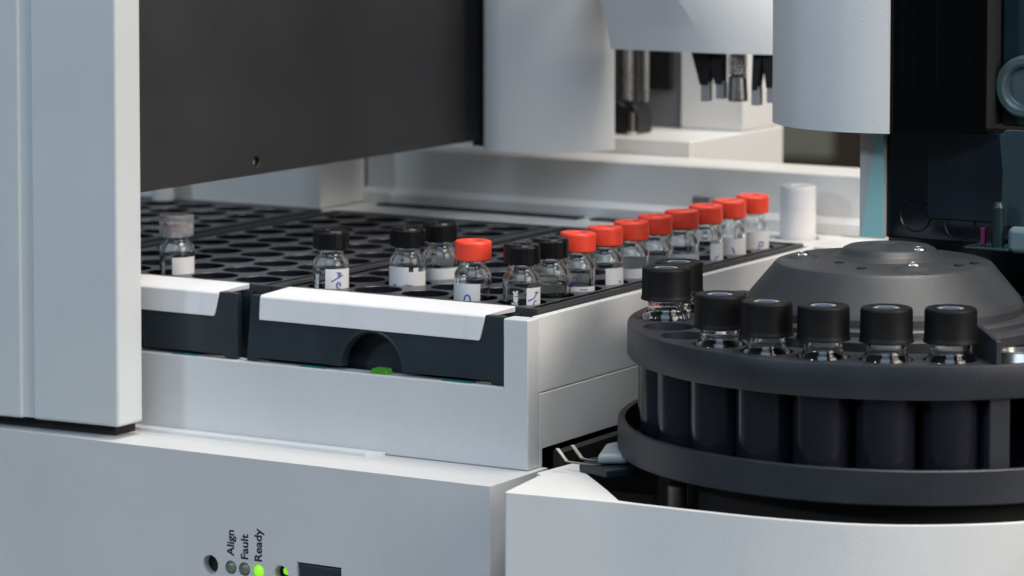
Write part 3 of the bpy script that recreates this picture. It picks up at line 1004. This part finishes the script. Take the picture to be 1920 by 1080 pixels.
# upright divider and bright part where the plate ends
ad = math.radians(AEND + 0.6)
dv = MB()
ca, sa = math.cos(ad), math.sin(ad)
def pol(r, off, z):
    return (r * ca - off * sa, r * sa + off * ca, z)
dv.add([pol(63, -0.8, RZ - 1), pol(81.8, -0.8, RZ - 1), pol(81.8, -0.8, RZ + 6.6), pol(66, -0.8, RZ + 9.0), pol(63, -0.8, RZ + 7.5),
        pol(63, 0.8, RZ - 1), pol(81.8, 0.8, RZ - 1), pol(81.8, 0.8, RZ + 6.6), pol(66, 0.8, RZ + 9.0), pol(63, 0.8, RZ + 7.5)],
       [(0, 1, 2, 3, 4), (9, 8, 7, 6, 5), (0, 5, 6, 1), (1, 6, 7, 2), (2, 7, 8, 3), (3, 8, 9, 4), (4, 9, 5, 0)])
tpart("divider", dv, "turret_plastic", bevel=0.3)
ab = math.radians(AEND + 9)
tpart("steel_spigot", MB().lathe([(0, RZ + 0.8), (4.8, RZ + 0.8), (5.0, RZ + 2.2), (6.6, RZ + 2.0), (7.6, RZ - 0.5), (7.8, RZ - 8), (0, RZ - 8)], 40, (72 * math.cos(ab), 72 * math.sin(ab), 0)), "metal", smooth=30)
tpart("rear_plate", ring_arc([(60, RZ - 3), (79, RZ - 3), (79, RZ - 1.5), (60, RZ - 1.5)], AEND + 1.5, AEND + 40, 24), "turret_plastic", smooth=40)

# hub cover
hub = thing("hub_cover", "dark textured domed hub cover with screws in the turret centre", "cover", (TC[0] - 4.5, TC[1] - 1.5, -21))
def hz(z):
    return z + 21
prof = [(0, 0.1), (31.2, -0.4), (32.4, -0.8), (33.2, -1.6), (41.4, -11.4), (42.2, -12.8), (42.4, -15.0), (44.6, -15.2), (45.4, -15.8), (45.6, -17.2), (49, -17.4), (49.6, -18.2), (49.6, -21.0), (0, -21.0)]
child("dome", MB().lathe([(r, hz(z)) for r, z in prof], 96), "hub_plastic", hub, smooth=14)
child("boss", MB().lathe([(0, hz(3.2)), (6.5, hz(3.2)), (7.0, hz(3.5)), (12.4, hz(3.3)), (13.8, hz(2.7)), (15.2, hz(1.2)), (17.4, hz(-0.2)), (19.5, hz(-0.7)), (0, hz(-0.7))], 64, (-1.0, 6.0, 0)), "hub_plastic", hub, smooth=28)
child("screw_boss", MB().lathe([(0, hz(0.9)), (3.8, hz(0.9)), (4.8, hz(0.7)), (7.0, hz(-0.1)), (10.0, hz(-0.6)), (0, hz(-0.9))], 40, (16.3, -14.8, 0)), "hub_plastic", hub, smooth=30)
child("screw_boss", MB().lathe([(0, hz(0.6)), (3.2, hz(0.6)), (4.0, hz(0.4)), (6.4, hz(-0.7)), (0, hz(-0.9))], 40, (-24.0, -7.0, 0)), "hub_plastic", hub, smooth=30)
def screw(x, y, z):
    m = MB().lathe([(0, hz(z + 0.15)), (0.5, hz(z + 0.15)), (0.7, hz(z + 0.9)), (1.5, hz(z + 0.85)), (2.2, hz(z + 0.4)), (2.3, hz(z)), (0, hz(z))], 20, (x, y, 0))
    child("screw", m, "metal", hub, smooth=30)
screw(16.3, -14.8, 0.8)
screw(-24.0, -7.0, 0.5)
screw(10.0, 3.0, 3.1)
for x, y in ((-8, -14), (3, -22), (27, 6), (25, -1)):
    child("drill_hole", MB().lathe([(0, hz(0.16)), (1.5, hz(0.16)), (1.5, hz(-0.6)), (0, hz(-0.6))], 20, (x, y, 0)), "pit_black", hub, smooth=40)

# ------------------------------------------------------------------ turret vials
RW = 7.35
BG = [(0, -47), (6.6, -47), (7.2, -46.6), (RW, -46), (RW, -15.8), (7.2, -14.8), (6.8, -14.0), (6.2, -13.4), (5.7, -13.0), (5.6, -12.4), (5.6, -10.9),
      (5.9, -10.4), (5.9, -1.5), (4.4, -1.5), (4.4, -12.6), (4.9, -13.7), (5.7, -14.8), (6.2, -16.2), (6.25, -45), (5.8, -45.8), (0, -46)]
ME['bglass'] = MB().lathe(BG, 56).mesh("glass_body", "vial_glass", 50)
def ribbed_cap():
    m = MB()
    m.lathe([(0, -0.5), (3.9, -0.5), (4.0, 0.0), (6.7, 0.0), (7.15, -0.2), (7.35, -0.7)], 64)
    N = 144
    vs, fs = [], []
    for z, rr in ((-0.7, 7.35), (-1.0, 7.4), (-8.2, 7.48), (-9.0, 7.6), (-9.3, 7.75), (-9.8, 7.75), (-9.9, 7.4), (-9.9, 6.1)):
        for k in range(N):
            A = 2 * PI * k / N
            d = 0.10 if (k % 2 and -8.5 < z < -0.9) else 0.0
            vs.append(((rr - d) * math.cos(A), (rr - d) * math.sin(A), z))
    for i in range(7):
        for k in range(N):
            fs.append((i * N + k, i * N + (k + 1) % N, (i + 1) * N + (k + 1) % N, (i + 1) * N + k))
    m.add(vs, fs)
    m.lathe([(6.1, -9.9), (6.1, -1.4), (0, -1.4)], 48)
    return m
ME['bcap'] = ribbed_cap().mesh("cap", "cap_matte", 35)
ME['bsept'] = MB().lathe([(0, -0.28), (3.85, -0.28), (3.85, -0.5), (0, -0.5)], 40).mesh("septum", "septum_white", 40)
ME['bdot'] = MB().lathe([(0, -0.18), (2.45, -0.2), (2.6, -0.27), (0, -0.27)], 32).mesh("septum_centre", "septum_blue", 40)
TV = {-2: ("wide black capped vial at the rear left of the turret", 0.4), -1: ("wide black capped vial at the turret's left edge, riding higher", 0.9),
      2: ("wide black capped vial right of the two empty turret holes", 0.0), 3: ("second wide black capped vial after the empty turret holes", -0.2),
      4: ("wide black capped vial third after the empty turret holes", 0.0), 5: ("wide black capped vial before the hub's front screw", 0.1),
      6: ("wide black capped vial next to the turret's upright divider", 0.0)}
for k, (lab, dz) in TV.items():
    a = math.radians(A0 + DA * k)
    t = thing("turret_vial", lab, "vial", (TC[0] + TR * math.cos(a), TC[1] + TR * math.sin(a), -4.44 + dz), "vials in the turret")
    put("glass_body", ME['bglass'], t)
    c = put("cap", ME['bcap'], t)
    c.rotation_euler.z = random.random()
    s = put("septum", ME['bsept'], c)
    put("septum_centre", ME['bdot'], c)

# ------------------------------------------------------------------ injector tower
tow = thing("injector_tower", "tall injector tower, pale curved cover beside a smoked door", "tower", (110, 120, -60))
plan = spline([(54.8, 79), (55.5, 65), (57.4, 59.6), (65.4, 51.2), (74.5, 45.0), (86.9, 41.8), (96.4, 42.0), (104.9, 44.0)], 6)
inner = [(104.1, 46.6), (95.9, 44.8), (87.4, 44.6), (75.9, 47.6), (67.4, 53.6), (60.4, 61.6), (58, 67.6), (57.8, 79)]
MB().prism([(54.8, 122)] + plan + inner + [(57.8, 122)], 36, 190).build("curved_cover", "white_plastic", tow, smooth=40)
dp = spline([(105.7, 44.5), (111.4, 47.4), (117.8, 51.5), (124, 56.1), (129.9, 60.8)], 5)
MB().prism(dp + [(x - 0.9, y + 1.2) for x, y in dp[::-1]], 36.4, 190).build("smoked_door", "smoked_pane", tow, bevel=0.3)
MB().prism([(x - 0.95, y + 1.3) for x, y in dp] + [(x - 2.6, y + 3.2) for x, y in dp[::-1]], 36.3, 38.6).build("door_edge", "pit_black", tow)
# things behind the door
MB().prism([(103.9, 47.7), (129.5, 62.7), (129.5, 121.6), (58.1, 121.6), (58.1, 118)], 38, 190).build("inner_body", "pit_black", tow)
for px_, py_, r_, m_ in ((107.9, 47.5, 1.1, "slate_blue"), (110.6, 49.0, 0.8, "slate_blue"), (116.8, 52.6, 0.25, "septum_white"), (120.5, 55.4, 0.9, "amber_glass"), (124.9, 58.6, 0.25, "slate_blue")):
    z0 = 48 if m_ != "septum_white" else 51
    MB().lathe([(0, z0), (r_, z0), (r_, 190), (0, 190)], 14, (px_, py_, 0)).build("inner_rod", m_, tow, smooth=40)
# back wall of the tower, pale edge strip and the teal of its lit part
YB = 66.0
MB().box(84.7, 93.3, YB, YB + 50, 0.8, 35.9).build("edge_strip", "white_plastic", tow, bevel=0.4)
MB().prism_y([(85.9, 0.8), (93.4, 0.8), (93.4, 35.8), (91.3, 35.8)], YB - 0.9, YB - 0.2).build("teal_lit_patch", "teal_lit_patch", tow)  # added plate, its slanted edge drawn as the shadow line on the strip
MB().box(93.5, 175, YB + 1.5, YB + 14, 0.8, 35.8).build("rear_panel", "navy_gloss", tow, bevel=0.4)
MB().prism_y([(108.1, 9.0), (109.3, 7.8), (133.6, 7.8), (133.6, 35.7), (108.1, 35.7)], YB - 0.6, YB + 1.4).build("inset_panel", "navy_panel", tow, bevel=0.5)
for cx, cz in ((103.4, 8.3), (118.4, 6.6)):
    m = MB()
    N = 48
    for k in range(N):
        A = 2 * PI * k / N
        for rr, yy in ((4.7, 1.3), (5.0, 0.9), (5.2, 1.3)):
            m.v.append((cx + rr * math.cos(A), YB + yy, cz + rr * math.sin(A)))
    for k in range(N):
        k2 = (k + 1) % N
        for q in range(3):
            m.f.append((k * 3 + q, k2 * 3 + q, k2 * 3 + (q + 1) % 3, k * 3 + (q + 1) % 3))
    m.build("embossed_ring", "teal_dark", tow, smooth=60)
MB().box(130.2, 175, 72, 110, 37.5, 190).build("side_body", "teal_dark", tow, bevel=0.6)
kn = MB().lathe([(0, 1.4), (5.6, 1.4), (6.0, 1.7), (6.4, 3.0), (7.2, 3.6), (8.8, 3.6), (9.5, 3.0), (9.8, 1.6), (9.8, -0.5), (0, -0.5)], 64)
kn.v = [(138.9 + x, 71.6 - z, 50.0 + y) for x, y, z in kn.v]
kn.build("round_knob", "port_grey", tow, smooth=35)
MB().prism_y([(133.8, 35), (136.0, 37.4), (150, 37.4), (150, 7.6), (134.4, 7.6), (134.9, 24)], 61.5, 63).build("side_flange", "teal_mid", tow, bevel=0.3)
MB().box(130.6, 132.0, 55, 57, 2.2, 7.4).build("marker_stripe", "magenta", tow, bevel=0.2)
MB().lathe([(0, -3), (1.9, -3), (2.0, -2), (2.0, 9), (1.3, 10.5), (0, 10.5)], 32, (136.0, 56, 5.0)).build("glass_syringe", "teal_dark", tow, smooth=40)
MB().prism([(126.5, 52), (141, 52), (140, 62), (127.5, 62)], 0.9, 2.0).build("syringe_base", "teal_dark", tow, bevel=0.4)
MB().box(139.6, 152, 54, 58, 0.2, 8.5).build("side_foot", "foot_grey", tow, bevel=2.0)
MB().box(72, 230, 116, 121, -60, 3).build("rear_skirt", "navy_gloss", tow)
brk = thing("support_bracket", "dark navy stepped bracket to the right of the hub", "bracket", (165, 40, -21))
MB().prism([(146, 62), (180, 50), (200, 90), (150, 104)], -16, -4.5).build("upper_step", "navy_panel", brk, bevel=0.5)
MB().prism([(150, 40), (190, 30), (200, 60), (152, 66)], -18, -10.5).build("lower_step", "navy_panel", brk, bevel=0.5)
